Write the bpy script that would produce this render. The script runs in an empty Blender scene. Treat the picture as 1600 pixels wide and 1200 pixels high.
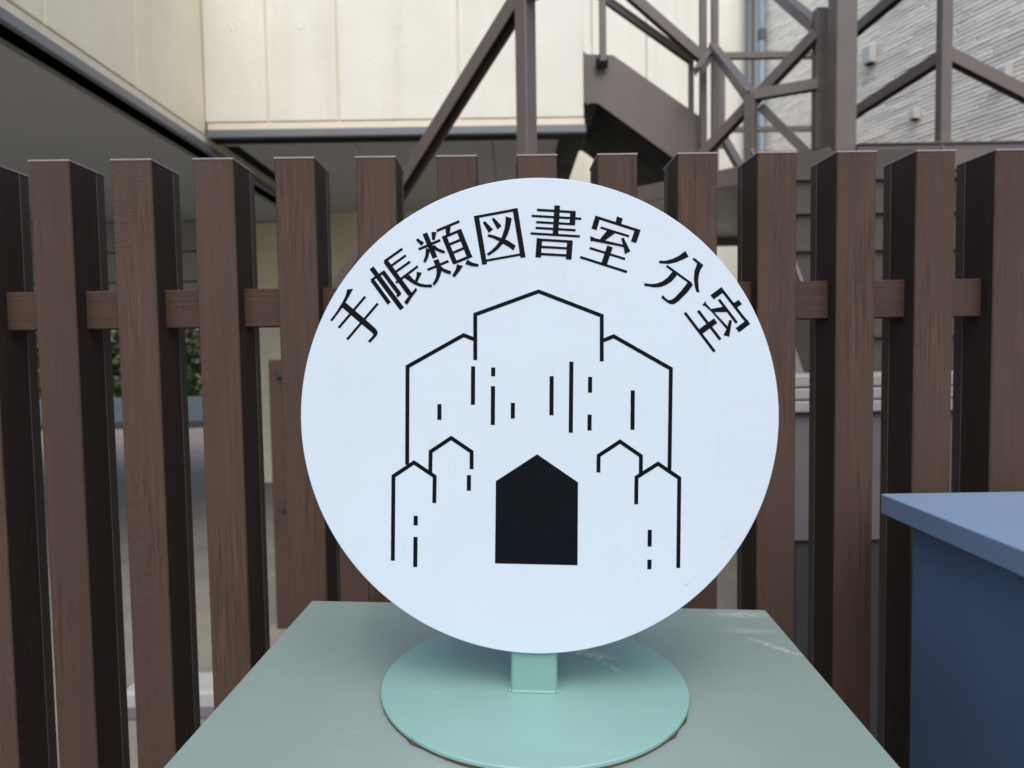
import bpy, bmesh, math, random
from mathutils import Vector, Matrix

random.seed(7)
S = bpy.context.scene
COL = S.collection
EYE = 1.40                     # camera height above the ground, metres

# ------------------------------------------------------------------ camera
F_PX, PITCH, ROLL = 1109.0, 0.0526, 0.0154
fwd = Vector((0, math.cos(PITCH), -math.sin(PITCH)))
dn0 = Vector((0, -math.sin(PITCH), -math.cos(PITCH)))
rt0 = Vector((1, 0, 0))
rt = math.cos(ROLL) * rt0 + math.sin(ROLL) * dn0
dn = -math.sin(ROLL) * rt0 + math.cos(ROLL) * dn0
cam_d = bpy.data.cameras.new('camera')
cam = bpy.data.objects.new('camera', cam_d)
COL.objects.link(cam)
m = Matrix.Identity(4)
for i in range(3):
    m[i][0], m[i][1], m[i][2] = rt[i], -dn[i], -fwd[i]
m[2][3] = EYE
cam.matrix_world = m
cam_d.sensor_width = 36.0
cam_d.lens = F_PX / 1600 * 36.0
cam_d.clip_start, cam_d.clip_end = 0.02, 300
cam_d.dof.use_dof = True
cam_d.dof.focus_distance = 0.575
cam_d.dof.aperture_fstop = 8.5
S.camera = cam

# ------------------------------------------------------------------ sky and sun
SUN_EL, SUN_AZ = math.radians(55), math.radians(176)      # high, behind the camera
W = bpy.data.worlds.new('World')
S.world = W
W.use_nodes = True
wn = W.node_tree
bg = wn.nodes['Background']
sky = wn.nodes.new('ShaderNodeTexSky')
sky.sky_type = 'NISHITA'
sky.sun_disc = False
sky.sun_elevation = SUN_EL
sky.sun_rotation = SUN_AZ
sky.air_density, sky.dust_density, sky.ozone_density = 1.0, 2.5, 1.0
wn.links.new(sky.outputs[0], bg.inputs[0])
bg.inputs[1].default_value = 0.125
sun_d = bpy.data.lights.new('sun', 'SUN')
sun_d.energy = 1.4
sun_d.angle = math.radians(60)
sun_d.color = (1.0, 0.96, 0.90)
sun = bpy.data.objects.new('sun', sun_d)
COL.objects.link(sun)
sd = Vector((math.sin(SUN_AZ) * math.cos(SUN_EL), math.cos(SUN_AZ) * math.cos(SUN_EL), math.sin(SUN_EL)))
sun.rotation_euler = sd.to_track_quat('Z', 'Y').to_euler()
vs = S.view_settings
vs.view_transform = 'Standard'
vs.look = 'None'
vs.gamma = 1.0
vs.exposure = 0.68

# ------------------------------------------------------------------ helpers
def ray(x, y):
    return fwd + (x - 800) / F_PX * rt + (y - 600) / F_PX * dn

def at(x, y, Y):
    """point at depth Y (metres) seen at measured spot x, y of the photograph"""
    d = ray(x, y)
    d = d * (Y / d.y)
    return Vector((d.x, d.y, d.z + EYE))

class MB:
    def __init__(s):
        s.v, s.f = [], []
    def add(s, vs_, fs):
        o = len(s.v)
        s.v += [tuple(p) for p in vs_]
        s.f += [tuple(i + o for i in f) for f in fs]
        return s
    def box(s, a, b):
        x0, y0, z0 = a; x1, y1, z1 = b
        return s.add([(x0,y0,z0),(x1,y0,z0),(x1,y1,z0),(x0,y1,z0),(x0,y0,z1),(x1,y0,z1),(x1,y1,z1),(x0,y1,z1)],
                     [(0,3,2,1),(4,5,6,7),(0,1,5,4),(1,2,6,5),(2,3,7,6),(3,0,4,7)])
    def bar(s, p, q, w, h, up=Vector((0, 0, 1)), twist=0.0, ext=0.0):
        p, q = Vector(p), Vector(q)
        d = (q - p).normalized()
        p, q = p - d * ext, q + d * ext
        a = d.cross(up)
        if a.length < 1e-4:
            a = Vector((1, 0, 0))
        a.normalize()
        b = a.cross(d).normalized()
        if twist:
            r = Matrix.Rotation(twist, 3, d)
            a, b = r @ a, r @ b
        c = [p + a*w/2*i + b*h/2*j for i, j in ((-1,-1),(1,-1),(1,1),(-1,1))]
        c += [k + (q - p) for k in c]
        return s.add(c, [(0,3,2,1),(4,5,6,7),(0,1,5,4),(1,2,6,5),(2,3,7,6),(3,0,4,7)])
    def prism(s, pts, off):
        """polygon pts (list of Vectors) extruded by vector off"""
        n = len(pts)
        pts = [Vector(p) for p in pts]
        off = Vector(off)
        vs_ = pts + [p + off for p in pts]
        fs = [tuple(range(n))[::-1], tuple(range(n, 2*n))]
        fs += [(i, (i+1) % n, (i+1) % n + n, i + n) for i in range(n)]
        return s.add(vs_, fs)
    def disc(s, c, r, z0, z1, n=96, bev=0.0, axis='Z'):
        rings = [(r-bev, z0), (r, z0+bev), (r, z1-bev), (r-bev, z1)] if bev else [(r, z0), (r, z1)]
        vs_ = []
        for rr, z in rings:
            for k in range(n):
                a = 2*math.pi*k/n
                u, v = c[0] + rr*math.cos(a), c[1] + rr*math.sin(a)
                vs_.append((u, v, z) if axis == 'Z' else (u, z, v))
        fs = []
        for j in range(len(rings)-1):
            for k in range(n):
                fs.append((j*n+k, j*n+(k+1) % n, (j+1)*n+(k+1) % n, (j+1)*n+k))
        fs.append(tuple(range(n))[::-1])
        fs.append(tuple(range((len(rings)-1)*n, len(rings)*n)))
        return s.add(vs_, fs)
    def mesh(s, name, mat, bevel=0.0, seg=2, smooth=False, mats=None):
        me = bpy.data.meshes.new(name)
        me.from_pydata(s.v, [], s.f)
        bm = bmesh.new(); bm.from_mesh(me)
        bmesh.ops.recalc_face_normals(bm, faces=bm.faces)
        if bevel:
            bmesh.ops.bevel(bm, geom=bm.edges[:], offset=bevel, segments=seg, affect='EDGES', profile=0.5)
        if smooth:
            for f in bm.faces: f.smooth = True
        bm.to_mesh(me); bm.free()
        for k in (mats or [mat]):
            me.materials.append(k)
        return me
    def build(s, name, mat, parent=None, **kw):
        o = bpy.data.objects.new(name, s.mesh(name, mat, **kw))
        COL.objects.link(o)
        if parent is not None:
            o.parent = parent
        return o

def link(name, me, parent=None, loc=(0, 0, 0)):
    o = bpy.data.objects.new(name, me)
    COL.objects.link(o)
    o.parent = parent
    o.location = loc
    return o

def empty(name, loc=(0, 0, 0), mat3=None):
    o = bpy.data.objects.new(name, None)
    o.empty_display_size = 0.1
    COL.objects.link(o)
    o.location = loc
    if mat3 is not None:
        o.rotation_euler = mat3.to_euler()
    return o

def tag(o, label, cat, group=None):
    o['label'] = label; o['category'] = cat
    if group: o['group'] = group
    return o

def struct(o):
    o['kind'] = 'structure'
    return o

# ------------------------------------------------------------------ materials
class N:
    def __init__(s, name):
        s.m = bpy.data.materials.new(name); s.m.use_nodes = True
        s.t = s.m.node_tree
        s.b = s.t.nodes['Principled BSDF']
        s.tc = s.t.nodes.new('ShaderNodeTexCoord')
        s.obj = s.tc.outputs['Object']
    def n(s, kind, **kw):
        d = s.t.nodes.new('ShaderNode' + kind)
        for k, v in kw.items(): setattr(d, k, v)
        return d
    def L(s, a, b): s.t.links.new(a, b)
    def val(s, sock, v):
        if hasattr(v, 'is_linked') or hasattr(v, 'links'): s.L(v, sock)
        else: sock.default_value = v
    def math(s, op, a, b=None, c=None, clamp=False):
        d = s.n('Math', operation=op, use_clamp=clamp)
        s.val(d.inputs[0], a)
        if b is not None: s.val(d.inputs[1], b)
        if c is not None: s.val(d.inputs[2], c)
        return d.outputs[0]
    def mapping(s, vec, scale=(1,1,1), loc=(0,0,0), rot=(0,0,0)):
        d = s.n('Mapping'); s.L(vec, d.inputs[0])
        s.val(d.inputs[1], loc); d.inputs[2].default_value = rot; d.inputs[3].default_value = scale
        return d.outputs[0]
    def noise(s, vec, scale, detail=4, rough=0.55, dist=0.0):
        d = s.n('TexNoise'); s.L(vec, d.inputs['Vector'])
        d.inputs['Scale'].default_value = scale; d.inputs['Detail'].default_value = detail
        d.inputs['Roughness'].default_value = rough; d.inputs['Distortion'].default_value = dist
        return d.outputs[0]
    def ramp(s, f, a, b, lo=0.0, hi=1.0):
        d = s.n('MapRange'); d.clamp = True
        s.L(f, d.inputs[0])
        for i, v in enumerate((a, b, lo, hi)): d.inputs[i+1].default_value = v
        return d.outputs[0]
    def mix(s, f, a, b, mode='MIX'):
        d = s.n('Mix', data_type='RGBA', blend_type=mode)
        s.val(d.inputs[0], f)
        for k, v in ((6, a), (7, b)):
            if isinstance(v, (tuple, list)): d.inputs[k].default_value = (*v[:3], 1)
            else: s.L(v, d.inputs[k])
        return d.outputs[2]
    def bump(s, h, strength, dist, nrm=None):
        d = s.n('Bump'); d.inputs['Strength'].default_value = strength
        d.inputs['Distance'].default_value = dist
        s.L(h, d.inputs['Height'])
        if nrm is not None: s.L(nrm, d.inputs['Normal'])
        return d.outputs[0]
    def rnd(s): return s.n('ObjectInfo').outputs['Random']
    def done(s, col=None, rough=None, nrm=None, spec=None, metal=None):
        if col is not None: s.val(s.b.inputs['Base Color'], (*col, 1) if isinstance(col, tuple) else col)
        if rough is not None: s.val(s.b.inputs['Roughness'], rough)
        if nrm is not None: s.L(nrm, s.b.inputs['Normal'])
        if spec is not None: s.b.inputs['Specular IOR Level'].default_value = spec
        if metal is not None: s.b.inputs['Metallic'].default_value = metal
        return s.m

def dirty(name, col, rough=0.5, var=0.12, scale=6.0, bump=0.0, bscale=80.0, stretch=(1,1,1), spec=0.5, rvar=0.1, objvar=0.0):
    k = N(name)
    v = k.mapping(k.obj, scale=stretch)
    f = k.noise(v, scale, 6, 0.62)
    f = k.ramp(f, 0.3, 0.72)
    c = k.mix(f, tuple(x*(1-var) for x in col), tuple(min(1, x*(1+var)) for x in col))
    if objvar:
        r = k.ramp(k.rnd(), 0, 1, 1-objvar, 1+objvar)
        d = k.n('CombineColor'); [k.L(r, d.inputs[i]) for i in range(3)]
        c = k.mix(1.0, c, d.outputs[0], 'MULTIPLY')
    r = k.ramp(f, 0, 1, max(0.02, rough-rvar), min(1, rough+rvar))
    nr = k.bump(k.noise(k.obj, bscale, 5, 0.6), 1.0, bump) if bump else None
    return k.done(c, r, nr, spec)

def wood(name, base, along='Z', gap=1.0):
    k = N(name)
    r = k.rnd()
    off = k.n('CombineXYZ')
    for i, mlt in enumerate((13.7, 7.1, 31.0)):
        k.L(k.math('MULTIPLY', r, mlt), off.inputs[i])
    add = k.n('VectorMath', operation='ADD'); k.L(k.obj, add.inputs[0]); k.L(off.outputs[0], add.inputs[1])
    P = add.outputs[0]
    st = {'Z': (1, 1, 0.035), 'X': (0.035, 1, 1)}[along]
    st2 = {'Z': (1, 1, 0.10), 'X': (0.10, 1, 1)}[along]
    # knots: sparse cells, pulled long along the grain
    kn = k.n('TexVoronoi'); kn.feature = 'F1'
    k.L(k.mapping(P, scale=(1, 0, .50) if along == 'Z' else (.5, 0, 1)), kn.inputs['Vector'])
    kn.inputs['Scale'].default_value = 8.0
    knot = k.ramp(kn.outputs['Distance'], 0.03, 0.14, 1, 0)
    kn_far = k.ramp(kn.outputs['Distance'], 0.05, 0.30, 1, 0)
    warp = k.noise(k.mapping(P, scale=st2), 16, 3, 0.5)
    gv = k.mapping(P, scale=st)
    fine = k.noise(gv, 430, 4, 0.65)
    mid = k.noise(gv, 190, 4, 0.6)
    broad = k.noise(gv, 55, 3, 0.5)
    blotch = k.noise(k.mapping(P, scale=st2), 22, 4, 0.6)
    streak = k.ramp(k.noise(k.mapping(P, scale=st2 if along == 'X' else (1, 1, .22)), 24, 3, 0.55), 0.46, 0.62)
    saw = k.noise(k.mapping(P, scale=(.55, 1, 1.5) if along == 'Z' else (1, 1, .6)), 380, 4, 0.7)
    if along == 'X': streak = k.math('MULTIPLY', streak, 0.35)
    sawmask = k.ramp(k.noise(k.mapping(P, scale=(1, 1, 0.5)), 9, 2, 0.5), 0.45, 0.68)
    dark = tuple(x*0.84 for x in base); lite = tuple(min(1, x*1.14) for x in base)
    c = k.mix(k.ramp(mid, 0.3, 0.7), dark, lite)
    c = k.mix(k.ramp(blotch, 0.40, 0.68, 0, 0.65), c, tuple(a*b for a, b in zip(base, (0.84, 0.82, 0.95))))
    c = k.mix(k.ramp(broad, 0.56, 0.72, 0, 0.35), c, tuple(a*b for a, b in zip(base, (0.78, 0.80, 0.90))))
    c = k.mix(k.ramp(warp, 0.52, 0.72, 0, 0.40), c, tuple(a*b for a, b in zip(base, (1.16, 1.07, 0.95))))
    c = k.mix(k.math('MULTIPLY', k.ramp(fine, 0.50, 0.66, 0, 0.75), streak), c, tuple(a*b for a, b in zip(base, (1.65, 1.6, 1.4))))
    c = k.mix(k.math('MULTIPLY', k.ramp(fine, 0.48, 0.36, 0, 0.9), streak), c, tuple(x*0.55 for x in base))
    c = k.mix(k.math('MULTIPLY', k.ramp(saw, 0.50, 0.38, 0, 0.85), sawmask), c, tuple(x*0.70 for x in base))
    c = k.mix(k.math('MULTIPLY', kn_far, 0.35), c, tuple(a*b for a, b in zip(base, (0.72, 0.68, 0.82))))
    c = k.mix(k.math('MULTIPLY', knot, 0.55), c, tuple(a*b for a, b in zip(base, (0.50, 0.48, 0.60))))
    t = k.ramp(r, 0, 1, 0.92, 1.08)
    d = k.n('CombineColor'); [k.L(t, d.inputs[i]) for i in range(3)]
    c = k.mix(1.0, c, d.outputs[0], 'MULTIPLY')
    h = k.math('ADD', k.math('MULTIPLY', mid, 0.3), k.math('MULTIPLY', fine, k.math('ADD', k.math('MULTIPLY', streak, 0.9), 0.3)))
    h = k.math('ADD', h, k.math('MULTIPLY', k.math('MULTIPLY', saw, sawmask), 0.9))
    nr = k.bump(h, 1.0, 0.0012)
    return k.done(c, k.ramp(fine, 0.2, 0.8, 0.55, 0.8), nr, 0.25)

M = {}
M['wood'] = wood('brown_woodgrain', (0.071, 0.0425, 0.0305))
M['wood_side_shaded'] = wood('brown_slat_side_shaded', (0.034, 0.0215, 0.0175))  # slat wood darkened: shade between the slats is put into the colour
M['wood_rail'] = wood('brown_woodgrain_rail', (0.066, 0.0385, 0.028), 'X')
M['cap'] = dirty('slat_end_cap', (0.24, 0.205, 0.21), 0.45, 0.1, 60)
M['channel'] = dirty('slat_back_channel', (0.030, 0.021, 0.018), 0.5, 0.1, 20, stretch=(1,1,.05))
M['seam'] = dirty('aluminium_seam', (0.17, 0.14, 0.13), 0.4, 0.1, 30)
M['ink'] = dirty('black_vinyl', (0.004, 0.005, 0.008), 0.5, 0.2, 40, spec=0.08)
M['steel'] = dirty('brown_painted_steel', (0.119, 0.095, 0.084), 0.42, 0.10, 5, bump=0.0002, bscale=60)
M['steel_dark'] = dirty('dark_brown_step_steel', (0.075, 0.062, 0.056), 0.55, 0.12, 6, spec=0.2)
M['tread'] = dirty('shaded_stair_underside', (0.008, 0.008, 0.009), 0.7, 0.2, 6, spec=0.1)  # near-black colour stands in for the shade under the upper flight
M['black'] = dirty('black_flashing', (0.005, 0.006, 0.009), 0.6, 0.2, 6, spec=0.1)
M['flash'] = dirty('grey_flashing', (0.15, 0.16, 0.18), 0.35, 0.12, 4, stretch=(.3,.3,1))
M['soffit'] = dirty('grey_soffit', (0.47, 0.485, 0.485), 0.8, 0.05, 1.5)
M['lintel'] = dirty('dark_grey_cladding', (0.30, 0.31, 0.31), 0.7, 0.1, 2)
M['ground'] = dirty('concrete_paving', (0.225, 0.205, 0.178), 0.95, 0.15, 3.5, bump=0.002, bscale=140, spec=0.0)
M['kerb'] = dirty('pale_kerb', (0.36, 0.36, 0.35), 0.8, 0.12, 12, bump=0.001)
M['bluewall'] = dirty('blue_grey_wall', (0.075, 0.105, 0.115), 0.7, 0.1, 4)
M['slate'] = dirty('dark_base', (0.03, 0.03, 0.032), 0.8, 0.2, 5)
M['pale'] = dirty('pale_concrete_board', (0.26, 0.255, 0.245), 0.75, 0.1, 14, stretch=(.3, 1, 1))
M['greypost'] = dirty('grey_render', (0.11, 0.105, 0.112), 0.7, 0.12, 6)
M['pipe_dark'] = dirty('charcoal_pipe', (0.10, 0.105, 0.108), 0.4, 0.1, 3)
M['pipe_blue'] = dirty('blue_grey_pipe', (0.20, 0.27, 0.32), 0.4, 0.1, 3)
M['white'] = dirty('white_trim', (0.72, 0.73, 0.72), 0.5, 0.05, 4)
M['vent'] = dirty('white_vent_hood', (0.50, 0.50, 0.48), 0.45, 0.06, 10)
M['rust'] = dirty('rusty_edge', (0.085, 0.048, 0.028), 0.85, 0.6, 120, bump=0.0004, bscale=300)
M['bronze'] = dirty('dark_hinge', (0.03, 0.025, 0.022), 0.5, 0.2, 20)

def cream(name, base, stain=0.5):
    k = N(name)
    st = k.noise(k.mapping(k.obj, scale=(1, 1, .10)), 5.5, 5, 0.6)
    f = k.noise(k.obj, 2.2, 5, 0.6)
    c = k.mix(k.ramp(f, .3, .7), tuple(x*.94 for x in base), tuple(x*1.04 for x in base))
    c = k.mix(k.ramp(st, .50, .76, 0, stain), c, (base[0]*.84, base[1]*.80, base[2]*.74))
    c = k.mix(k.ramp(k.rnd(), 0, 1, 0, 0.12), c, tuple(x*.85 for x in base))
    h = k.noise(k.obj, 55, 5, 0.65)
    h2 = k.noise(k.obj, 180, 3, 0.6)
    nr = k.bump(k.math('ADD', h, k.math('MULTIPLY', h2, .4)), 0.9, 0.0035)
    return k.done(c, 0.62, nr, 0.35)
M['cream'] = cream('cream_panel', (0.74, 0.722, 0.635), 0.6)
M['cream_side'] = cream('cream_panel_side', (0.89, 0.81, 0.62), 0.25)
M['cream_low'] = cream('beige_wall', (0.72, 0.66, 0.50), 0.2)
M['strip'] = dirty('peach_joint_strip', (0.74, 0.66, 0.53), 0.7, 0.06, 5)

def tilemat():
    k = N('white_border_tile')
    r = k.rnd()
    base = (0.90, 0.865, 0.79)
    f = k.noise(k.mapping(k.obj, scale=(.35, 1, 1.6)), 30, 5, 0.6)
    c = k.mix(k.ramp(f, .3, .7), tuple(x*.82 for x in base), tuple(x*1.05 for x in base))
    d = k.n('CombineColor'); t = k.ramp(r, 0, 1, .86, 1.12); [k.L(t, d.inputs[i]) for i in range(3)]
    c = k.mix(1.0, c, d.outputs[0], 'MULTIPLY')
    return k.done(c, 0.5, k.bump(f, .6, .002), 0.4)
M['tile'] = tilemat()
M['grout'] = dirty('tile_grout', (0.34, 0.335, 0.32), 0.9, 0.1, 8)

def paint(name, col, chip, marks=(), rough=0.38, var=0.05, chipcol=(0.62, 0.63, 0.58)):
    """coat of paint with faint wipe streaks; marks = (x, y, length, width, angle, amount) rubbed patches"""
    k = N(name)
    f = k.noise(k.obj, 7, 5, 0.6)
    c = k.mix(k.ramp(f, .3, .7), tuple(x*(1-var) for x in col), tuple(x*(1+var) for x in col))
    wipe = k.noise(k.mapping(k.obj, scale=(.25, 2.5, 1), rot=(0, 0, .4)), 30, 6, 0.7)
    c = k.mix(k.ramp(wipe, .52, .75, 0, .16), c, tuple(min(1, x*1.28) for x in col))
    spk = k.noise(k.obj, 420, 2, 0.5)
    c = k.mix(k.ramp(spk, .70, .76, 0, .22), c, chipcol)
    for (x, y, ln, wd, an, amt) in marks:
        p = k.mapping(k.obj, loc=(0, 0, 0))
        sub = k.n('VectorMath', operation='SUBTRACT'); k.L(k.obj, sub.inputs[0]); sub.inputs[1].default_value = (x, y, 0)
        wob = k.n('TexNoise'); wob.inputs['Scale'].default_value = 60; k.L(k.obj, wob.inputs['Vector'])
        ws = k.n('VectorMath', operation='SCALE'); k.L(wob.outputs['Color'], ws.inputs[0]); ws.inputs['Scale'].default_value = 0.008
        ad = k.n('VectorMath', operation='ADD'); k.L(sub.outputs[0], ad.inputs[0]); k.L(ws.outputs[0], ad.inputs[1])
        rt_ = k.n('VectorRotate', rotation_type='Z_AXIS'); k.L(ad.outputs[0], rt_.inputs['Vector']); rt_.inputs['Angle'].default_value = -an
        sc = k.n('VectorMath', operation='MULTIPLY'); k.L(rt_.outputs[0], sc.inputs[0]); sc.inputs[1].default_value = (1/ln, 1/wd, 0)
        le = k.n('VectorMath', operation='LENGTH'); k.L(sc.outputs[0], le.inputs[0])
        edge = k.ramp(le.outputs['Value'], 0.25, 1.0, 1, 0)
        br = k.ramp(k.noise(k.mapping(k.obj, scale=(1, 1.0, 1)), 230, 5, 0.7), .40, .62)
        c = k.mix(k.math('MULTIPLY', k.math('MULTIPLY', edge, br), amt), c, chipcol)
    pe = k.noise(k.obj, 240, 3, 0.5)
    r = k.ramp(wipe, .3, .75, rough, rough+.14)
    return k.done(c, r, k.bump(pe, .25, .0004), 0.5)

# ------------------------------------------------------------------ ground
g = MB().add([(-60, -40, 0), (60, -40, 0), (60, 80, 0), (-60, 80, 0)], [(0, 1, 2, 3)]).build('ground', M['ground'])
struct(g)

# ------------------------------------------------------------------ slatted fence
FX0, FD, PSI, FZ = 0.0097, 0.8044, 0.0153, EYE + 0.2142
PITCHS, SW, SDP = 0.09, 0.0444, 0.0696
RD, RZ1, RZ2 = 0.0206, EYE + 0.071, EYE + 0.0269
fence = empty('slat_fence', (FX0, FD, 0))
fence.rotation_euler = (0, 0, PSI)
tag(fence, 'dark brown wood-grain vertical slat fence behind the round sign', 'fence')
def slat_mesh(dy0, dy1, x0, x1, top, cham, name, mat):
    b = MB()
    c = cham
    prof = [(x0+c, dy0), (x1-c, dy0), (x1, dy0+c), (x1, dy1), (x0, dy1), (x0, dy0+c)]
    b.prism([Vector((x, y, 0.05)) for x, y in prof], (0, 0, top-0.05))
    me = b.mesh(name, mat)
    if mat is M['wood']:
        me.materials.append(M['wood_side_shaded'])
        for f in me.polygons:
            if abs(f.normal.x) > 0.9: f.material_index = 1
    return me
DV = 0.0525                                   # where the front board meets the back channel
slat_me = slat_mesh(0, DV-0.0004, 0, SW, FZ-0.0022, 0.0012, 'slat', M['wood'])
chan_me = slat_mesh(DV+0.0004, SDP, 0.0005, SW-0.0005, FZ-0.0022, 0.0004, 'back_channel', M['channel'])
seam_me = MB().box((-0.0003, DV-0.0004, 0.05), (SW+0.0003, DV+0.0004, FZ-0.003)).mesh('seam', M['seam'])
cap_me = MB().box((-0.0006, -0.0006, FZ-0.0022), (SW+0.0006, SDP+0.0004, FZ)).mesh('end_cap', M['cap'], bevel=0.0004, seg=1)
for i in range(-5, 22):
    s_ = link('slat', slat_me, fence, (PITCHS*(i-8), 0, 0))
    link('back_channel', chan_me, s_)
    link('seam', seam_me, s_)
    link('end_cap', cap_me, s_)
for z0, z1 in ((RZ2, RZ1), (0.25, 0.294)):
    MB().box((PITCHS*-13.5, RD, z0), (PITCHS*13.9, RD+0.024, z1)).build('rail', M['wood_rail'], fence, bevel=0.0012, seg=1)

# ------------------------------------------------------------------ green cabinet and the round sign that stands on it
A0 = Vector((-0.20676, 0.70894, EYE-0.25451))
E1 = Vector((0.9990116, -0.03862518, -0.02199823))
E2 = Vector((0.03863452, 0.99925341, 0.0))
E3 = E1.cross(E2)
R3 = Matrix((E1, E2, E3)).transposed()
BW, BDP = 0.455, 0.47
BASE_C = Vector((0.2269, -0.1690))
M['green'] = paint('sage_green_paint', (0.215, 0.285, 0.262), 0.3, rough=0.33,
                   marks=((0.200, 0.185, 0.032, 0.008, -0.05, .35), (0.214, 0.150, 0.034, 0.0048, -0.75, .8),
                          (0.205, 0.225, 0.035, 0.012, 0.0, .6), (-0.175, 0.10, 0.05, 0.004, 0.5, .10)))
M['mint'] = paint('mint_green_paint', (0.215, 0.38, 0.343), 0.3, rough=0.36,
                  marks=((0.050, 0.052, 0.026, 0.009, -0.5, 1.0), (0.062, 0.032, 0.035, 0.004, -0.9, .6), (-0.07, -.02, .03, .012, .3, .06)))
M['mint_post'] = paint('mint_green_post_paint', (0.18, 0.33, 0.30), 0.3, rough=0.36)
cabH = A0.z - 0.006
cab = empty('green_cabinet', A0 + E1*BW/2 - E2*BDP/2 - E3*cabH, R3)
tag(cab, 'sage green painted metal cabinet under the round sign', 'cabinet')
MB().box((-BW/2, -BDP/2, cabH-0.0025), (BW/2, BDP/2, cabH)).build('top_plate', M['green'], cab, bevel=0.0011, seg=3)
bd = MB().box((-BW/2+.002, -BDP/2+.002, 0.06), (BW/2-.002, BDP/2-.002, cabH-0.0027)).build('body', M['green'], cab, bevel=0.003, seg=2)
MB().box((-BW/2+.02, -BDP/2+.02, -0.02), (BW/2-.02, BDP/2-.02, 0.06)).build('plinth', M['slate'], cab)
MB().box((-BW/2+.03, -BDP/2-.004, 0.10), (BW/2-.03, -BDP/2+.0017, cabH-.05)).build('door', M['green'], cab, bevel=0.0015)
MB().box((BW/2-.07, -BDP/2-.012, .60), (BW/2-.055, -BDP/2-.0042, .72)).build('handle', M['bronze'], cab, bevel=0.002)

# the sign: local x = E1, y = E2, z = E3, origin at the middle of its foot plate
SIGN_O = A0 + E1*BASE_C.x + E2*BASE_C.y
sign = empty('round_sign', SIGN_O, R3)
tag(sign, 'round white library sign with black kanji and a house drawing, on a mint green stand', 'sign')
MB().disc((0, 0), 0.1155, 0.0016, 0.0048, 160, 0.0006).build('base_plate', M['mint'], sign)
rim = MB().disc((0, 0), 0.1152, 0.0002, 0.0016, 160)
cl = [0.0]*160
for _ in range(16):
    c0, wd, am = random.randrange(160), random.randint(1, 5), random.uniform(.0006, .0018)
    for q in range(-wd, wd+1): cl[(c0+q) % 160] = max(cl[(c0+q) % 160], am*(1-abs(q)/(wd+1)))
rim.v = [(x*(1+cl[i % 160]/.1152), y*(1+cl[i % 160]/.1152), z + (cl[i % 160]*.6 if z > .001 else 0)) for i, (x, y, z) in enumerate(rim.v)]
rim.build('rusty_rim', M['rust'], sign)
PF = -0.0210                                  # front face of the square post
post = MB()
pr = 0.003
PWD = 0.0172
prof = []
for cx, cy, a0 in ((PWD-pr, PF+pr, -90), (PWD-pr, PF+2*PWD-pr, 0), (-PWD+pr, PF+2*PWD-pr, 90), (-PWD+pr, PF+pr, 180)):
    for q in range(5):
        a = math.radians(a0 + q*22.5)
        prof.append(Vector((cx + pr*math.cos(a), cy + pr*math.sin(a), 0.0049)))
post.prism(prof, (0, 0, 0.29))
post.build('post', M['mint_post'], sign)
wb = MB()
for sx in (1,):
    wb.bar((-PWD+.0008, PF-.0004, .0057), (PWD-.0008, PF-.0004, .0057), .0026, .0018)
wb.bar((-PWD-.0004, PF, .0057), (-PWD-.0004, PF+2*PWD, .0057), .0022, .0018)
wb.bar((PWD+.0004, PF, .0057), (PWD+.0004, PF+2*PWD, .0057), .0022, .0018)
wb.build('weld_bead', M['mint'], sign, bevel=0.0006)
SC = Vector((0.2273-BASE_C.x, 0.2068))         # centre of the face in sign coordinates (x, z)
SR = 0.1712
SFY = PF - 0.0035                             # front face of the round panel
def signwhite():
    k = N('white_sign_panel')
    base = (0.575, 0.655, 0.74)
    f = k.noise(k.obj, 9, 4, .6)
    c = k.mix(k.ramp(f, .3, .7), tuple(x*.965 for x in base), base)
    scr = k.noise(k.mapping(k.obj, scale=(.5, 1, 2.2), rot=(0, .55, 0)), 38, 8, .72, 1.2)
    c = k.mix(k.ramp(scr, .56, .70, 0, .22), c, (.50, .54, .58))
    scr2 = k.noise(k.mapping(k.obj, scale=(2.6, 1, .35), rot=(0, .35, 0)), 42, 6, .7, 1.5)
    c = k.mix(k.ramp(scr2, .60, .68, 0, .16), c, (.42, .45, .48))
    sp = k.noise(k.obj, 330, 1, .5)
    c = k.mix(k.ramp(sp, .80, .83, 0, .35), c, (.35, .33, .30))
    return k.done(c, k.ramp(scr, .4, .7, .42, .55), None, .4)
M['signwhite'] = signwhite()
MB().disc((SC.x, SC.y), SR, SFY, SFY+0.0012, 256, 0.0004, axis='Y').build('sign_face', M['signwhite'], sign)
MB().disc((SC.x, SC.y), SR-.0003, SFY+0.0012, SFY+0.0033, 256, 0.0003, axis='Y').build('backing_plate', M['mint_post'], sign)
def on_face(x, y):
    """photograph spot -> point on the sign face, in sign coordinates"""
    d = ray(x, y)
    o = Vector((SIGN_O.x, SIGN_O.y, SIGN_O.z-EYE)) + E2*SFY
    p = d * (o.dot(E2) / d.dot(E2)) - Vector((SIGN_O.x, SIGN_O.y, SIGN_O.z-EYE))
    return p.dot(E1), p.dot(E3)
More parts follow.
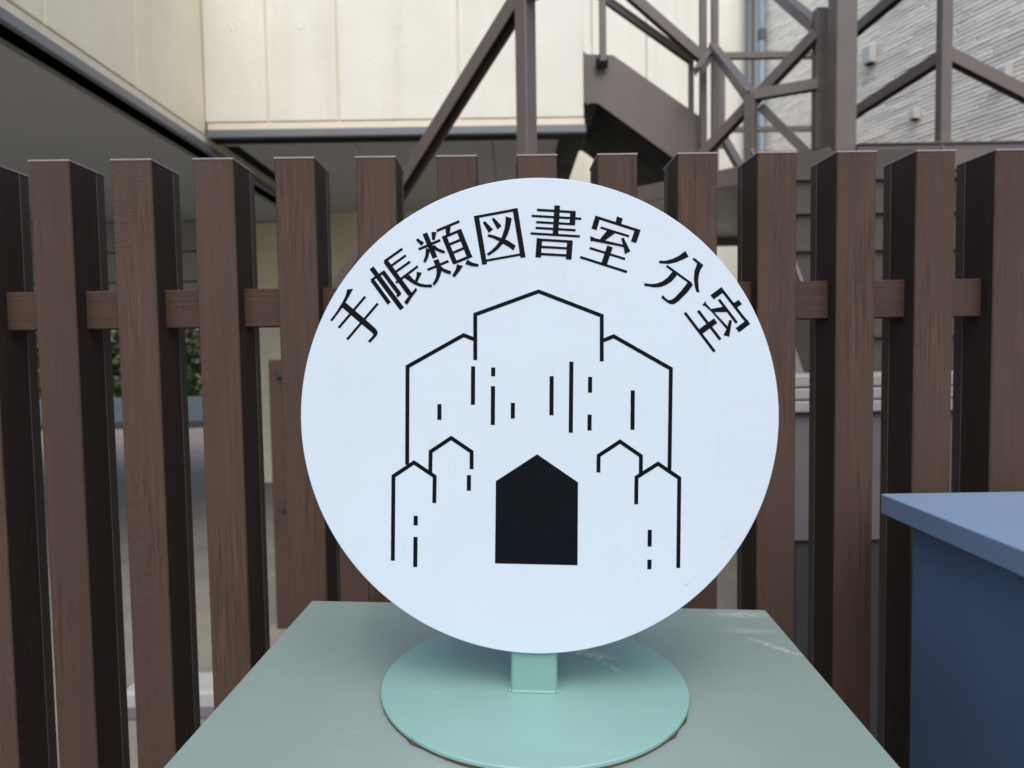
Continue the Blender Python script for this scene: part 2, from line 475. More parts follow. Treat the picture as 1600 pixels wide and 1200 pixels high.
class Ink:
    """flat vinyl strokes: every stroke a few hundredths of a millimetre above the one before"""
    def __init__(s, ox, oy, sc):
        s.ox, s.oy, s.sc, s.b, s.k = ox, oy, sc, MB(), 0
    def poly(s, pts):
        y = SFY - 0.00012 - 0.00002*s.k; s.k += 1
        q = []
        for x, v in pts:
            a, c = on_face(s.ox + x/s.sc, s.oy + v/s.sc)
            q.append((a, y, c))
        ar = sum(q[i-1][0]*q[i][2] - q[i][0]*q[i-1][2] for i in range(len(q)))
        if ar < 0: q = q[::-1]
        s.b.add(q, [tuple(range(len(q)))])
    def line(s, a, b, w):
        d = Vector((b[0]-a[0], b[1]-a[1])); n = Vector((-d.y, d.x)).normalized()*w/2
        s.poly([(a[0]+n.x, a[1]+n.y), (b[0]+n.x, b[1]+n.y), (b[0]-n.x, b[1]-n.y), (a[0]-n.x, a[1]-n.y)])
    def path(s, pts, w):
        """mitred polyline"""
        P = [Vector(p) for p in pts]; Lf, Rt = [], []
        for i, p in enumerate(P):
            d0 = (P[i]-P[i-1]).normalized() if i else (P[1]-P[0]).normalized()
            d1 = (P[i+1]-P[i]).normalized() if i < len(P)-1 else d0
            n0, n1 = Vector((-d0.y, d0.x)), Vector((-d1.y, d1.x))
            mm = (n0+n1).normalized(); mm = mm * (w/2/max(.3, mm.dot(n0)))
            Lf.append(p+mm); Rt.append(p-mm)
        for i in range(len(P)-1):
            s.poly([Lf[i], Lf[i+1], Rt[i+1], Rt[i]])
            s.k -= 1
        s.k += 1
    def build(s, name):
        me = bpy.data.meshes.new(name)
        me.from_pydata(s.b.v, [], s.b.f)
        me.materials.append(M['ink'])
        bm = bmesh.new(); bm.from_mesh(me)
        bmesh.ops.triangulate(bm, faces=[f for f in bm.faces if len(f.verts) > 4])
        bmesh.ops.recalc_face_normals(bm, faces=bm.faces); bm.to_mesh(me); bm.free()
        return link(name, me, sign)
GLYPHS = [
 (510, 440, 12, [((730,280),(230,868),48), ((965,410),(390,1085),48)],
  [[(385,148),(505,133),(430,270),(362,392),(300,492),(115,740),(65,728),(180,580),(300,385),(350,290),(375,215)],
   [(302,492),(355,385),(700,680),(920,875),(955,925),(965,965),(940,1020),(825,1145),(775,1120),(875,1010),(878,985),(850,952),(650,790)]]),
 (570, 385, 12, [((140,632),(460,1072),80), ((118,640),(215,570),50), ((125,400),(700,1172),94), ((705,45),(365,285),48), ((392,280),(850,902),94),
   ((772,168),(490,368),46), ((850,285),(570,485),46), ((995,372),(585,682),46)],
  [[(265,512),(365,445),(670,850),(685,885),(672,912),(625,950),(583,925),(608,905),(590,880),(330,530),(295,552)],
   [(960,772),(985,820),(868,975),(800,1095),(735,1050),(810,950),(880,865)],
   [(745,590),(835,530),(900,605),(985,670),(1060,700),(1150,715),(1262,712),(1262,768),(1140,768),(1040,755),(920,710),(830,650)],
   [(975,475),(1072,492),(1040,560),(985,670),(940,645),(970,560)]]),
 (645, 340, 10.909, [((205,267),(380,687),88), ((100,543),(468,385),46), ((250,893),(610,740),46), ((408,227),(795,63),46), ((535,322),(720,778),84),
   ((785,210),(968,672),88), ((500,347),(825,212),46), ((630,455),(810,382),44), ((690,598),(870,522),44), ((695,778),(1010,648),48)],
  [[(80,352),(195,425),(150,483),(53,383)], [(318,245),(405,245),(375,385),(328,380)],
   [(330,480),(372,467),(430,520),(550,570),(542,612),(470,595),(350,540)],
   [(225,505),(295,560),(262,680),(218,768),(178,748),(215,650)],
   [(350,733),(437,703),(475,800),(490,910),(470,990),(430,1080),(370,1158),(335,1135),(390,1030),(408,940),(400,850)],
   [(465,812),(530,868),(655,915),(645,968),(560,945),(470,900)],
   [(555,190),(645,150),(632,270),(625,300),(565,310),(570,290)],
   [(755,797),(858,822),(800,910),(715,1015),(670,990),(730,890)], [(930,715),(1010,765),(1125,795),(1118,835),(1010,828),(895,790)]]),
 (735, 315, 12, [((110,264),(267,1182),97), ((836,126),(988,1052),98), ((72,296),(880,147),52), ((290,1108),(960,988),46)],
  [[(232,395),(275,365),(425,520),(345,590)], [(400,325),(438,298),(587,457),(507,525)],
   [(660,275),(778,315),(740,500),(700,620),(655,710),(610,790),(520,890),(430,960),(342,1018),(305,978),(400,910),(480,830),(545,745),(590,660),(640,500),(658,380)],
   [(335,608),(450,635),(570,680),(700,725),(850,825),(808,920),(720,850),(610,790),(540,745),(430,690),(322,658)]]),
 (820, 310, 12, [((609,132),(574,690),107), ((228,216),(940,260),50), ((905,238),(890,506),106), ((130,328),(1060,382),46), ((212,445),(930,485),46), ((203,553),(952,597),46),
   ((107,657),(1033,712),46), ((276,748),(250,1108),104), ((848,790),(822,1146),106), ((240,773),(890,812),48), ((300,908),(800,936),44), ((290,1042),(800,1070),46)], []),
 (905, 330, 12, [((318,112),(1130,372),54), ((400,305),(935,472),46), ((197,690),(862,898),46), ((17,860),(897,1140),50)],
  [[(710,95),(818,138),(785,245),(678,210)], [(305,80),(395,120),(325,360),(228,325)], [(1050,318),(1153,352),(1068,598),(968,568),(1035,365)],
   [(530,350),(690,400),(480,552),(385,530)],
   [(208,465),(310,510),(480,548),(820,625),(850,650),(840,680),(720,650),(480,605),(245,558),(210,568)],
   [(783,515),(832,492),(958,752),(855,805),(825,640)], [(525,640),(630,680),(515,1015),(412,980)]]),
 (1000, 385, 12, [((497,365),(960,700),48)],
  [[(850,83),(913,195),(800,250),(680,300),(540,330),(365,322),(355,265),(480,268),(600,235),(730,175)],
   [(1010,208),(1190,350),(1140,430),(1105,520),(1092,650),(1100,770),(1115,862),(1060,862),(1025,750),(1008,600),(1020,460),(1070,320),(980,245)],
   [(600,480),(640,455),(690,550),(590,660),(480,730),(370,765),(260,770),(85,740),(78,688),(200,705),(310,695),(420,655),(520,580)],
   [(885,685),(920,655),(995,718),(900,850),(720,1030),(650,1075),(600,1090),(550,1075),(500,1045),(398,965),(420,910),(500,985),(540,1008),(600,995),(660,950),(780,820)]]),
 (1065, 445, 10.909, [((660,52),(1135,668),50), ((635,250),(940,650),48), ((280,440),(660,935),50), ((55,475),(562,1140),50)],
  [[(680,35),(705,135),(548,248),(490,178)], [(1080,618),(1110,580),(1168,665),(980,812),(922,738)], [(885,310),(970,255),(1030,330),(935,393)],
   [(505,410),(690,375),(740,375),(790,465),(560,465)],
   [(405,275),(420,325),(505,412),(560,470),(780,705),(770,760),(730,715),(520,470),(400,362),(350,350)],
   [(810,602),(858,605),(812,885),(712,858),(770,740)], [(550,570),(608,650),(350,835),(290,760)]]),
]
for ox, oy, sc, lines, polys in GLYPHS:
    ink = Ink(ox, oy, sc)
    for a, b, w in lines: ink.line(a, b, w)
    for p in polys: ink.poly(p)
    ink.build('kanji_character')
LW = 6.2
for pts in ([(742.6,562.7),(742.6,491.4),(841.6,455.4),(940.2,493.4),(940.2,564.6)],
            [(740.2,530),(724.4,523.6),(636.8,572.8),(636.2,726)], [(942.8,532),(958.8,525.4),(1048.2,576.2),(1046.0,734)],
            [(613.8,876),(614.8,744.0),(646.8,722.6),(679.2,744.4),(678.6,786)],
            [(672.3,739),(672.9,705.6),(705.0,684.3),(736.9,706),(736.9,733)],
            [(935,738.3),(935.4,711.8),(968.8,689.9),(1001.4,712.4),(1001.2,743)],
            [(994,788),(994.5,745.8),(1028.2,724.5),(1061.3,747),(1059.7,887.5)]):
    ink = Ink(0, 0, 1); ink.path(pts, LW); ink.build('roof_outline')
for x, a, b, x2 in ((739.3,572.3,632.5,739.0), (770.6,574.2,588,770.6), (770.4,603.3,664,770), (686.7,631.3,656,686.6), (801.4,629.4,654,801.2),
                    (732.8,742.2,766.7,732.6), (649.6,805.8,821,649.5), (649.3,838.8,886,648.8), (862,587.6,649,861.6), (892.8,565,676.2,891.8),
                    (922.1,588.8,613.7,921.9), (921.3,647.8,672.8,921), (988.7,609.9,671.6,988.2), (1015.2,827.7,854,1015), (1014.8,874.4,889.4,1014.6)):
    ink = Ink(0, 0, 1); ink.line((x, a), (x2, b), 6.5); ink.build('window_dash')
ink = Ink(0, 0, 1)
ink.poly([(774.8,751.7),(839.4,709.7),(903.2,753.6),(902.4,883.2),(773.4,880.3)])
ink.build('doorway_shape')
# a scuff and a speck low on the face
def mark(pts, w, name):
    ink = Ink(0, 0, 1); ink.path(pts, w)
    o = ink.build(name); o.data.materials.clear(); o.data.materials.append(M['scuff'])
M['scuff'] = dirty('grey_scuff', (0.33, 0.33, 0.34), 0.6, 0.1, 40)
mark([(1069.5,913.6),(1072,914.6),(1074.6,913),(1075.8,910)], 1.0, 'scuff_mark')
mark([(988.8,879),(990.2,879.4)], 1.5, 'scuff_mark')

# ------------------------------------------------------------------ blue cabinet on the right
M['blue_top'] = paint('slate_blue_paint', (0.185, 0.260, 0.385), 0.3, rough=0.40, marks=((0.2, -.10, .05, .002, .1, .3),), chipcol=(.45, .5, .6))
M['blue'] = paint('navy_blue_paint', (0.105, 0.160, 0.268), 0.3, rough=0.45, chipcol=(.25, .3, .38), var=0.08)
bc = at(1376, 771, 0.745)
LIDT = 0.0215
BX, BY, BZ = bc.x, bc.y, bc.z
blue = empty('blue_cabinet', (BX+0.24, BY-0.26, 0))
tag(blue, 'slate blue metal cabinet with overhanging lid beside the green cabinet', 'cabinet')
MB().box((-0.24, -0.26, BZ-LIDT), (0.24, 0.26, BZ)).build('lid', M['blue_top'], blue, bevel=0.0018, seg=3)
MB().box((-0.24+.0185, -0.26+.02, 0.05), (0.24-.0185, 0.26-.0255, BZ-LIDT-.0005)).build('body', M['blue'], blue, bevel=0.004, seg=3)
MB().box((-0.20, -0.22, 0), (0.20, 0.21, 0.05)).build('plinth', M['slate'], blue)
MB().box((-0.20, -0.246, 0.10), (0.20, -0.2402, BZ-.06)).build('door', M['blue'], blue, bevel=0.001)
MB().box((0.13, -0.256, 0.62), (0.15, -0.2462, 0.74)).build('handle', M['bronze'], blue, bevel=0.002)

# ------------------------------------------------------------------ cream building with overhanging upper floor
YW = 4.80                                     # face of the overhang that looks at the camera
YB = 7.45                                     # ground-floor wall
XL = at(321, 200, YW).x
XR = at(913.5, 200, YW).x
ZB = at(600, 211.5, YW).z                     # underside of the overhang
ZL = at(312, 234, YW-.05).z                   # underside of the left wing
ZT = 4.1  # unseen tops cut low so more sky light reaches the facing walls
bld = empty('cream_building', ((XL+XR)/2, YB, 0))
tag(bld, 'cream panelled building whose upper floor overhangs a grey soffit', 'building')
BO = Vector(bld.location)
def part(b, name, mat, parent=bld, **kw):
    b.v = [tuple(Vector(v)-BO) for v in b.v]
    return b.build(name, mat, parent, **kw)
def panel(x0, x1, y0, y1, z0, z1, mat, name='wall_panel'):
    return part(MB().box((x0, y0, z0), (x1, y1, z1)), name, mat, bevel=0.006, seg=2)
ZSTRIP = at(600, 188.0, YW).z
TRIM0 = at(600, 199.5, YW).z
joints = [XL-.003] + [at(x, 100, YW).x for x in (416.5, 527, 716)] + [XR]
for a, b in zip(joints[:-1], joints[1:]):
    pn = panel(a+.0045, b-.0045, YW, YW+.05, ZSTRIP+.004, ZT, M['cream'])
    pl = MB().disc(((a+b)/2 - BO.x, at(500, 38, YW).z), 0.036, YW-.0018-BO.y, YW+.01-BO.y, 28, 0.0015, axis='Y')
    o = pl.build('bolt_plug', M['cream'], pn)
part(MB().box((XL+.01, YW+.012, TRIM0-.02), (XR-.01, YW+.30, ZT)), 'wall_core', M['strip'])
part(MB().box((XL+.012, YW+.003, TRIM0+.002), (XR, YW+.05, ZSTRIP-.004)), 'bottom_strip', M['strip'], bevel=0.003)
part(MB().box((XL+.012, YW-.012, ZB), (XR+.008, YW+.03, TRIM0)), 'trim_flashing', M['flash'], bevel=0.003)
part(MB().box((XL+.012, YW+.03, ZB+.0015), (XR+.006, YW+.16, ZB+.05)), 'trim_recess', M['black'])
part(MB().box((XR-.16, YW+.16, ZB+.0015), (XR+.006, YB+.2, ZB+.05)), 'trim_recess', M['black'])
part(MB().box((XR-.05, YW+.05, ZB+.05), (XR-.002, YB+.2, ZT)), 'side_wall', M['cream'])
# soffit in boards with open joints
sx = [XL+.13, XL+.95, XL+1.90, XR-.16]
for a, b in zip(sx[:-1], sx[1:]):
    part(MB().box((a+.003, YW+.16, ZB+.006), (b-.003, YB+.1, ZB+.03)), 'soffit_board', M['soffit'])
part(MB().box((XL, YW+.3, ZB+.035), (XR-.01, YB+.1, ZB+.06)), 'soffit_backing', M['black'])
# left wing
ZLT = ZL + .050
ZLS = ZLT + .052
yj = [2.3, abs(XL)/abs((97-800)/F_PX), abs(XL)/abs((234-800)/F_PX), YW-.002]
for a, b in zip(yj[:-1], yj[1:]):
    panel(XL-.05, XL, a+.004, b-.004, ZLS+.004, ZT, M['cream_side'])
part(MB().box((XL-.30, 2.3, ZLT-.02), (XL-.012, YB+.3, ZT)), 'wall_core', M['strip'])
part(MB().box((XL-.05, 2.3, ZLT+.002), (XL-.003, YW-.003, ZLS-.004)), 'bottom_strip', M['strip'], bevel=0.003)
part(MB().box((XL-.02, 2.3, ZL), (XL+.012, YB, ZLT)), 'trim_flashing', M['flash'], bevel=0.003)
part(MB().box((XL-.16, 2.3, ZL+.030), (XL-.05, YB, ZL+.05)), 'trim_recess', M['black'])
part(MB().box((XL-.05, YW, ZLT), (XL-.004, YB, ZB+.03)), 'side_wall', M['cream_low'])
part(MB().box((XL-.05, YW-.002, ZB+.06), (XL-.001, YB, ZT)), 'side_wall', M['cream_low'])
lx = [XL-.16-1.68*k for k in range(4)][::-1]
for a, b in zip(lx[:-1], lx[1:]):
    part(MB().box((a+.003, 2.3, ZL+.008), (b-.003, YB, ZL+.03)), 'soffit_board', M['soffit'])
part(MB().box((XL-5.2, 2.3, ZL+.035), (XL-.16, YB, ZL+.06)), 'soffit_backing', M['black'])
for zz, hh in ((ZL-.30, .305), (ZL-.605, .30), (ZL-.91, .30)):
    part(MB().box((XL-5.2, YB-.12, zz+.006), (XL-.755, YB, zz+hh-.006)), 'lintel_board', M['lintel'])
part(MB().box((XL-5.2, YB-.09, ZL-.90), (XL-.755, YB-.03, ZL)), 'lintel_core', M['slate'])
part(MB().box((XL-5.2, YB, ZL), (XL-.3, YB+.1, ZT)), 'rear_wall', M['cream_low'])
# ground-floor walls
gx = [XL-.765, XL-.15, XL+.45, XL+1.05, XL+1.65, XR]
for a, b in zip(gx[:-1], gx[1:]):
    panel(a+.004, b-.004, YB, YB+.05, 0, ZB+.03, M['cream_low'])
part(MB().box((XL-.74, YB+.03, 0.0), (XR, YB+.15, ZB)), 'wall_core', M['strip'])
XC = at(1178, 100, YB).x
gx = [XR] + [at(x, 100, YB).x for x in (925, 1010, 1095)] + [XC]
for a, b in zip(gx[:-1], gx[1:]):
    panel(a+.004, b-.004, YB, YB+.05, 0, 5.4, M['cream'])
part(MB().box((XR, YB+.03, 0), (XC, YB+.15, 5.4)), 'wall_core', M['strip'])
part(MB().box((XC+.002, YB-.05, 0), (XC+.10, YB+.10, 5.4)), 'corner_trim', M['white'], bevel=0.004)
def pipe(x, y, r, z0, z1, mat, name):
    b = MB().disc((x, y), r, z0, z1, 20)
    o = part(b, name, mat, smooth=False)
    for f in o.data.polygons: f.use_smooth = len(f.vertices) == 4
    return o
pipe(at(1171, 100, YB-.10).x, YB-.10, .040, 0, 5.4, M['pipe_dark'], 'drain_pipe')

# ------------------------------------------------------------------ white tiled building on the right
bx0 = at(1191, 120, YB-.05)
WD = Vector((0.277, -0.961, 0)).normalized()  # along the wall, towards the street
WN = Vector((-WD.y, WD.x, 0)); WN = -WN if WN.x > 0 else WN      # outwards, towards the staircase
tb = empty('tiled_building', (bx0.x, bx0.y, 0))
tb.rotation_euler = (0, 0, math.atan2(WD.y, WD.x))
tag(tb, 'white building clad in thin border tiles behind the brown staircase', 'building')
# local x along the wall; outward is local -y or +y
outy = 1 if (Matrix.Rotation(math.atan2(WD.y, WD.x), 3, 'Z') @ Vector((0, 1, 0))).dot(WN) > 0 else -1
WLEN, WH = 4.6, 5.4  # wall height held low too, to let in more sky light
MB().box((0, -0.2*outy if outy > 0 else 0, 0), (WLEN, 0 if outy > 0 else .2, WH)).build('wall', M['grout'], tb)
TH, TL = 0.031, 0.29
tiles = []
toW = Matrix.Translation(tb.location) @ Matrix.Rotation(tb.rotation_euler.z, 4, 'Z')
cam_inv = cam.matrix_world.inverted()
rows = int(WH/TH)
for r in range(rows):
    x = -TL*((r*0.37 + random.random()*.25) % 1)
    while x < WLEN:
        ln = TL*random.choice((1, 1, 1, .5))
        x0, x1 = max(0, x), min(WLEN, x+ln-.005)
        if x1-x0 > .03:
            tiles.append((x0, x1, r*TH))
        x += ln
def vis(t):
    p = cam_inv @ (toW @ Vector(((t[0]+t[1])/2, 0, t[2]+TH/2)))
    if p.z >= 0: return None
    u, v = 800 - F_PX*p.x/p.z, 600 + F_PX*p.y/p.z
    return -p.z if (1345 < u < 1610 and -10 < v < 225) else None
cand = sorted([(vis(t), i) for i, t in enumerate(tiles) if vis(t) is not None])
single = set(i for _, i in cand[:300])
far = MB()
tme = {}
for i, (x0, x1, z) in enumerate(tiles):
    th = random.choice((.008, .008, .009, .012))
    if i in single:
        key = (round((x1-x0), 2), th)
        if key not in tme:
            l2 = key[0]
            y0, y1 = (0.0005, th) if outy > 0 else (-th, -0.0005)
            b = MB().box((0, y0, 0), (l2-.002, y1, TH-.007))
            tme[key] = b.mesh('tile', M['tile'], bevel=0.0015, seg=1)
        link('tile', tme[key], tb, (x0, 0, z))
    else:
        y0, y1 = (0.0005, th) if outy > 0 else (-th, -0.0005)
        far.box((x0, y0, z), (x1, y1, z+TH-.007))
o = far.build('tile_courses', M['tile'], tb); o['kind'] = 'stuff'
def on_tiles(x, y):
    d = ray(x, y); q = Vector((bx0.x, bx0.y, 0)); t = q.dot(WN)/Vector((d.x, d.y, 0)).dot(WN)
    p = d*t; p.z += EYE
    return toW.inverted() @ p
def hood(x, y, w, h, parent=tb):
    c = on_tiles(x, y)
    dp = .07
    pf = [Vector((0, 0, h/2)), Vector((0, .6*dp*outy, h/2)), Vector((0, dp*outy, h/2-.35*dp)), Vector((0, dp*outy, -h/2)), Vector((0, 0, -h/2))]
    b = MB().prism([p + Vector((c.x-w/2, 0.018*outy, c.z)) for p in pf], (w, 0, 0))
    hd = b.build('vent_hood', M['vent'], parent, bevel=0.006)
    MB().box((c.x-w/2+.012, min(.03*outy, (dp)*outy), c.z-h/2-.012), (c.x+w/2-.012, max(.03*outy, dp*outy), c.z-h/2-.001)).build('vent_mouth', M['black'], hd)
hood(1367, 85, .085, .155)
hood(1438, 178, .055, .085)
hood(1580, 112, .06, .10)
b = MB().disc((on_tiles(1197, 100).x+.03, .07*outy), .034, 0, WH, 20)
pb = b.build('down_pipe', M['pipe_blue'], tb)
for f in pb.data.polygons: f.use_smooth = len(f.vertices) == 4
MB().disc((on_tiles(1197, 100).x+.03, .07*outy), .040, at(1197, 57, YB).z-.10, at(1197, 57, YB).z, 20).build('pipe_collar', M['pipe_dark'], pb)

# ------------------------------------------------------------------ brown steel staircase
stair = empty('steel_staircase', (at(1310, 228, 3.5).x, 3.5, 0))
tag(stair, 'brown painted steel outdoor staircase with landing and tube railings', 'staircase')
SO = Vector(stair.location)
def sp(b, name, mat=None, bevel=0.003, parent=stair):
    b.v = [tuple(Vector(v)-SO) for v in b.v]
    return b.build(name, mat or M['steel'], parent, bevel=bevel, seg=1)
def tube(name, p, q, w, h=None, twist=0.0, ext=0.0, mat=None):
    """rail of folded steel: a channel open underneath; near-vertical ones are closed tubes"""
    h = h or w
    p, q = Vector(p), Vector(q); d = (q-p).normalized()
    if abs(d.z) > .9:
        return sp(MB().bar(p, q, w, h, twist=twist, ext=ext), name, mat)
    a = d.cross(Vector((0, 0, 1))).normalized(); b = a.cross(d).normalized()
    t = .005
    m_ = MB().bar(p+b*(h/2-t/2), q+b*(h/2-t/2), w, t, ext=ext)
    for sg in (-1, 1):
        o_ = a*sg*(w/2-t/2) - b*t/2
        m_.bar(p+o_, q+o_, t, h-t-.0002, ext=ext)
    return sp(m_, name, mat, bevel=0)
def vpost(name, x, y0, y1, Y, w, rot=0.0, mat=None):
    a, b = at(x, y1, Y), at(x, y0, Y); a = Vector((b.x, b.y, a.z))
    o = MB()
    c, s_ = math.cos(rot), math.sin(rot)
    pf = [Vector((b.x + w/2*(i*c-j*s_), b.y + w/2*(i*s_+j*c), a.z)) for i, j in ((-1,-1),(1,-1),(1,1),(-1,1))]
    o.prism(pf, (0, 0, b.z-a.z))
    return sp(o, name, mat)
R45 = math.radians(44)
# near railing, set at forty-five degrees: post, falling handrail, level rail
P1 = at(820, -12, 2.6)
pe = at(500, 497, 3.62)
o = MB()
pf = [Vector((P1.x + .0275*(i*math.cos(R45)-j*math.sin(R45)), P1.y + .0275*(i*math.sin(R45)+j*math.cos(R45)), 0.0)) for i, j in ((-1,-1),(1,-1),(1,1),(-1,1))]
o.prism(pf, (0, 0, P1.z+.02)); sp(o, 'post')
tube('handrail', P1, pe, .056, .058, ext=.02)
tube('handrail', P1 + Vector((.02, -.02, 0)), P1 + Vector((1.22, -1.15, 0.0)), .056, .062)
tube('post', Vector((P1.x+1.2, P1.y-1.13, P1.z+.02)), Vector((P1.x+1.2, P1.y-1.13, 0)), .055)
tube('post', Vector((pe.x, pe.y, 0)), pe + Vector((0, 0, .02)), .052)
# landing column and beams
C2 = at(1306, 228, 3.5)
sp(MB().box((C2.x, 3.5, 0), (C2.x+.101, 3.6, 5.2)), 'column', bevel=0.004)
vpost('post', 1281.5, 15, 235, 3.72, .060)
ztop, zbot = C2.z+.0, C2.z-.104
sp(MB().box((C2.x+.102, 3.49, zbot), (4.4, 3.54, ztop)), 'landing_beam')
sp(MB().box((C2.x+.102, 3.478, ztop), (4.4, 3.552, ztop+.008)), 'beam_flange', bevel=0.001)
Aend = at(975, 286.5, 4.40)
Ad = (Vector((Aend.x, Aend.y, 0)) - Vector((C2.x, 3.5, 0)))
LA = Vector((C2.x-.005, 3.53, 0)); LB = LA + Ad
sp(MB().bar(LA + Vector((0, 0, (ztop+zbot)/2)), LB + Vector((0, 0, (ztop+zbot)/2)), .05, ztop-zbot-.004), 'landing_beam')
# landing deck
YF = 6.2
deck = [Vector((LB.x, LB.y+.03, zbot+.06)), Vector((LA.x, LA.y+.03, zbot+.06)), Vector((4.4, 3.56, zbot+.06)), Vector((4.4, YF, zbot+.06)), Vector((LB.x, YF, zbot+.06))]
sp(MB().prism(deck, (0, 0, .03)), 'landing_deck', M['steel'], bevel=0)
sp(MB().box((LB.x, YF, zbot), (4.4, YF+.05, ztop)), 'landing_beam')
sp(MB().box((LB.x-.05, LB.y, zbot+.01), (LB.x, YF, ztop-.01)), 'landing_beam')
for xx in (LB.x+.0, 4.3):
    sp(MB().box((xx, YF-.1, 0), (xx+.1, YF-.001, zbot)), 'column')
sp(MB().box((LB.x+.02, LB.y+.06, 0), (LB.x+.09, LB.y+.13, zbot+.058)), 'column')
# truss railing over the slanting beam
N1 = at(1172, 150, 3.82); SUBC = at(1277, 52, 3.70)
vpost('post', 1173, 148, 262, 3.82, .054, math.radians(-43))
tube('brace', at(1083, 258, 4.15), SUBC, .056, .052)
tube('railing_bar', N1, at(1278, 132, 3.70), .050, .052)
tube('brace', at(1190, 168, 3.84), at(1262, 240, 3.68), .046, .042)
tube('brace', N1, at(1113, 74, 4.92), .050, .058)
tube('brace', at(1200, -22, 4.6), at(1276, 42, 3.74), .052, .058)
tube('brace', at(1124, 205, 4.9), at(1160, 268, 4.4), .045)
# pair of posts and the upper flight
for x in (1098, 1116.5):
    vpost('post', x, -140, 285, 4.95, .045)
tube('brace', at(1113, 78, 4.92), at(1091, 112, 4.6), .05)
vpost('post', 940, -140, 97, 4.93, .044)
sp(MB().box(at(931, 107, 4.95)-Vector((0, .03, 0)), at(949, 94, 4.95)+Vector((0, .0, 0))), 'post_foot', M['black'], bevel=0.002)
tube('handrail', at(880, -99, 4.93), at(1098, 92, 4.93), .060, .062)
tube('railing_bar', at(900, -34, 5.02), at(1079, 94, 5.02), .046, .046)
vpost('post', 1079.5, 90, 200, 5.02, .034)
YS = 4.98
st_px = [(885, 60), (902, 72), (917, 84.5), (958, 86), (1092, 181), (1092, 276), (934, 161), (885, 160)]
sp(MB().prism([at(x, y, YS) for x, y in st_px], (0, .014, 0)), 'stringer', bevel=0)
far_off = 1.15
sp(MB().prism([at(x, y, YS)+Vector((0, far_off, 0)) for x, y in st_px], (0, .014, 0)), 'stringer', bevel=0)
p0, p1 = at(934, 120, YS), at(1092, 232, YS)
nt = 6
for k in range(nt):
    t = (k+.5)/nt
    c = p0.lerp(p1, t)
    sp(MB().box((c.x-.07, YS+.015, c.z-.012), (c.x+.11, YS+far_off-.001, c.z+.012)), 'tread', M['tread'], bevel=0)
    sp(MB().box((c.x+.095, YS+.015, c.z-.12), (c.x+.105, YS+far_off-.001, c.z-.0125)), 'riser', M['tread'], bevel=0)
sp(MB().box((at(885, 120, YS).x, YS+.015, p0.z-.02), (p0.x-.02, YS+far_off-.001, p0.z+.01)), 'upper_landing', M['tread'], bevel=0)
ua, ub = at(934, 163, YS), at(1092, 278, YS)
sp(MB().prism([Vector((ua.x, YS+.016, ua.z)), Vector((ub.x, YS+.016, ub.z)), Vector((ub.x, YS+far_off-.002, ub.z)), Vector((ua.x, YS+far_off-.002, ua.z))], (0, 0, .008)), 'shade_plate', M['black'], bevel=0)  # black sheet added to paint the shade beneath the flight
sp(MB().box((at(870, 163, YS).x, YS+.016, ua.z), (ua.x-.001, YS+far_off-.002, ua.z+.008)), 'shade_plate', M['black'], bevel=0)
sp(MB().box((at(870, 163, YS).x, YS+far_off-.001, ua.z), (ua.x+.02, YS+far_off+.013, p0.z+.15)), 'shade_plate', M['black'], bevel=0)
# far side railing of the landing
fr = at(1130, 87, YF)
tube('handrail', at(1124, 88, YF), at(1300, 85.5, YF), .050)
tube('railing_bar', at(1130, 203, YF), at(1300, 200.5, YF), .040)
for x in (1128, 1296):
    vpost('post', x, 86, 232, YF, .045)
# right-hand railing: corner post with rails running back and down to the right
CP = at(1478, 85, 3.51)
vpost('post', 1478.5, -120, 229, 3.51, .052)
bk = at(1332, 179, 4.32)
tube('railing_bar', CP, bk, .050, .056)
tube('railing_bar', at(1478, -70, 3.51), at(1332, 52.5, 4.32), .050, .056)
tube('handrail', CP, at(1720, 207, 3.46), .052, .058, ext=.02)
vpost('post', 1330, -100, 240, 4.34, .05)
# lower flight, rising from the street side up to the landing
for k in range(9):
    H, Yk = ztop - .18*k - .01, 3.44 - .25*k*0.62
    sp(MB().box((1.17, Yk-.175, H-.205), (2.06, Yk+.011, H-.181)), 'tread', M['steel_dark'], bevel=0.002)
    sp(MB().box((1.17, Yk, H-.18), (2.06, Yk+.010, H-.026)), 'riser', M['steel_dark'], bevel=0)
for xs in (1.155, 2.062):
    a, b = Vector((xs, 3.44, ztop-.02)), Vector((xs, 3.44-.155*8.5, ztop-.18*8.5))
    sp(MB().prism([a, a-Vector((0, 0, .32)), b-Vector((0, 0, .32)), b], (.012, 0, 0)), 'stringer', bevel=0)

# ------------------------------------------------------------------ small things behind the fence
gp = empty('gate_post', (at(435, 700, 3.5).x, 3.5, 0))
tag(gp, 'short brown wooden gate post seen through the gap left of the sign', 'post')
ztp = at(435, 562, 3.5).z
MB().prism([Vector((-.037, 0, 0)), Vector((.56, 0, 0)), Vector((.56, 0, ztp+.03)), Vector((.045, 0, ztp+.03)), Vector((.03, 0, ztp)), Vector((-.037, 0, ztp))], (0, .05, 0)).build('panel', M['wood'], gp, bevel=0.003)
for y in (580, 787):
    zz = at(440, y, 3.5).z
    MB().box((.004, -.02, zz-.03), (.05, -.001, zz+.02)).build('hinge', M['bronze'], gp, bevel=0.003)
ks = empty('kerb_stone', (at(323, 1096, 2.78).x, 2.78, 0))
tag(ks, 'pale concrete kerb stone on the paving behind the fence', 'kerb')
MB().box((-.30, -.08, 0), (.35, .10, .075)).build('stone', M['kerb'], ks, bevel=0.012)
MB().box((-.30, -.15, -.01), (.35, -.081, .018)).build('gutter', M['greypost'], ks, bevel=0.004)
lw = empty('low_wall', (0.90, 1.78, 0))
tag(lw, 'low grey wall with pale capping boards seen through the right slats', 'wall')
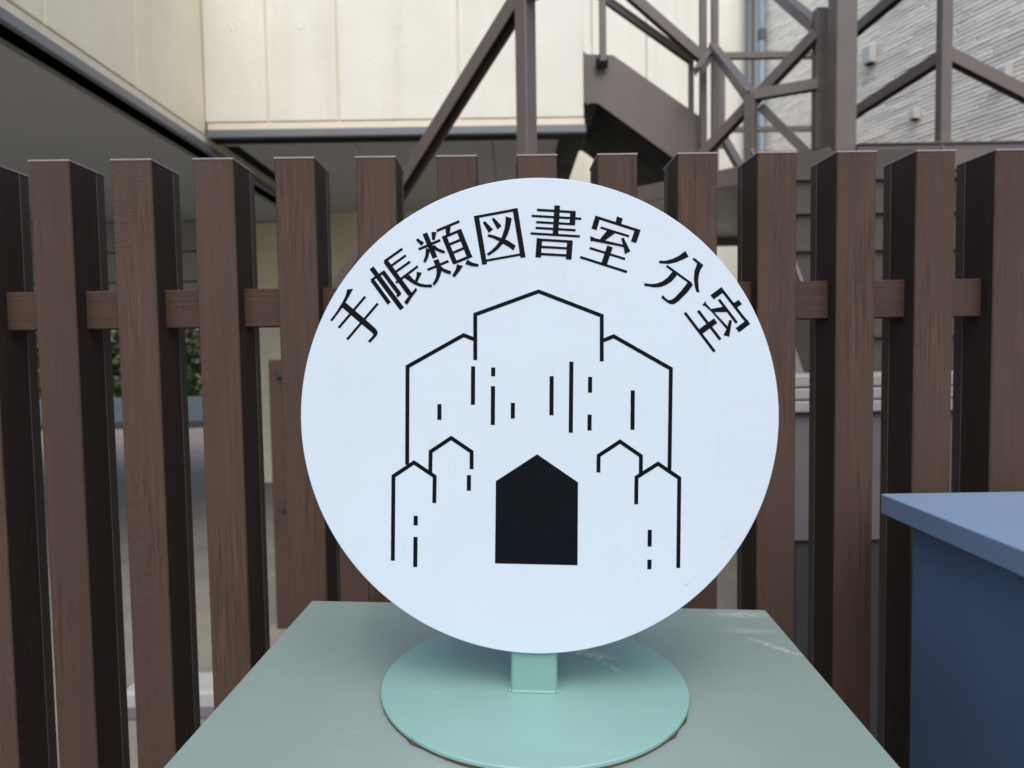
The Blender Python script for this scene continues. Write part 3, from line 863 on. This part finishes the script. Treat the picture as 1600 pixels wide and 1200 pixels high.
zc1, zc0 = at(1255, 586, 1.75).z, at(1255, 645, 1.75).z
n_b = 3
for k in range(n_b):
    z0 = zc0 + (zc1-zc0)*k/n_b
    MB().box((-.22, -.04+.004*k, z0+.001), (.36, .14, z0+(zc1-zc0)/n_b-.002)).build('capping_board', M['pale'], lw, bevel=0.004)
MB().box((-.20, -.02, .90), (.34, .12, zc0-.001)).build('body', M['greypost'], lw, bevel=0.004)
MB().box((-.19, -.01, 0), (.33, .11, .899)).build('base', M['slate'], lw, bevel=0.004)
pw = empty('planter_wall', (-6.6, 13.0, 0))
tag(pw, 'low blue grey planter wall below the hedge', 'wall')
zt_ = at(300, 621, 13).z
MB().box((-4, 0, .12), (4, .3, zt_)).build('wall', M['bluewall'], pw, bevel=0.01)
MB().box((-4, -.04, 0), (4, .3, .119)).build('base_course', M['slate'], pw, bevel=0.01)
# hedge
def leafmat():
    k = N('hedge_leaf')
    c = k.mix(k.rnd(), (.06, .10, .03), (.06, .10, .03))
    f = k.noise(k.obj, 3.0, 3, .6)
    c = k.mix(k.ramp(f, .35, .65), (.015, .035, .01), (.10, .115, .035))
    return k.done(c, .5, None, .4)
M['leaf'] = leafmat()
M['twig'] = dirty('hedge_stem', (.06, .045, .03), .8)
hd = empty('hedge', (-6.6, 13.75, 0))
tag(hd, 'green clipped hedge growing above the planter wall', 'hedge')
lf = MB()
for k in range(15000):
    x = random.uniform(-3.6, 3.6); y = random.uniform(-.5, .5); z = random.uniform(zt_-.05, zt_+1.6)
    if random.random() < .3 and z > zt_+1.2: continue
    s_ = random.uniform(.05, .10); a = random.uniform(0, 6.28); e = random.uniform(-1, 1)
    u = Vector((math.cos(a), math.sin(a), e)).normalized()*s_
    w = u.cross(Vector((random.uniform(-1,1), random.uniform(-1,1), random.uniform(-1,1)))).normalized()*s_*.45
    c = Vector((x, y, z))
    lf.add([c-u, c+w, c+u, c-w], [(0, 1, 2, 3)])
o = lf.build('foliage', M['leaf'], hd)
tw = MB()
for k in range(14):
    x = -3.4+k*.52
    tw.bar((x, 0, .0), (x+random.uniform(-.1, .1), random.uniform(-.1,.1), zt_+1.3), .04, .04)
tw.build('stem', M['twig'], hd)
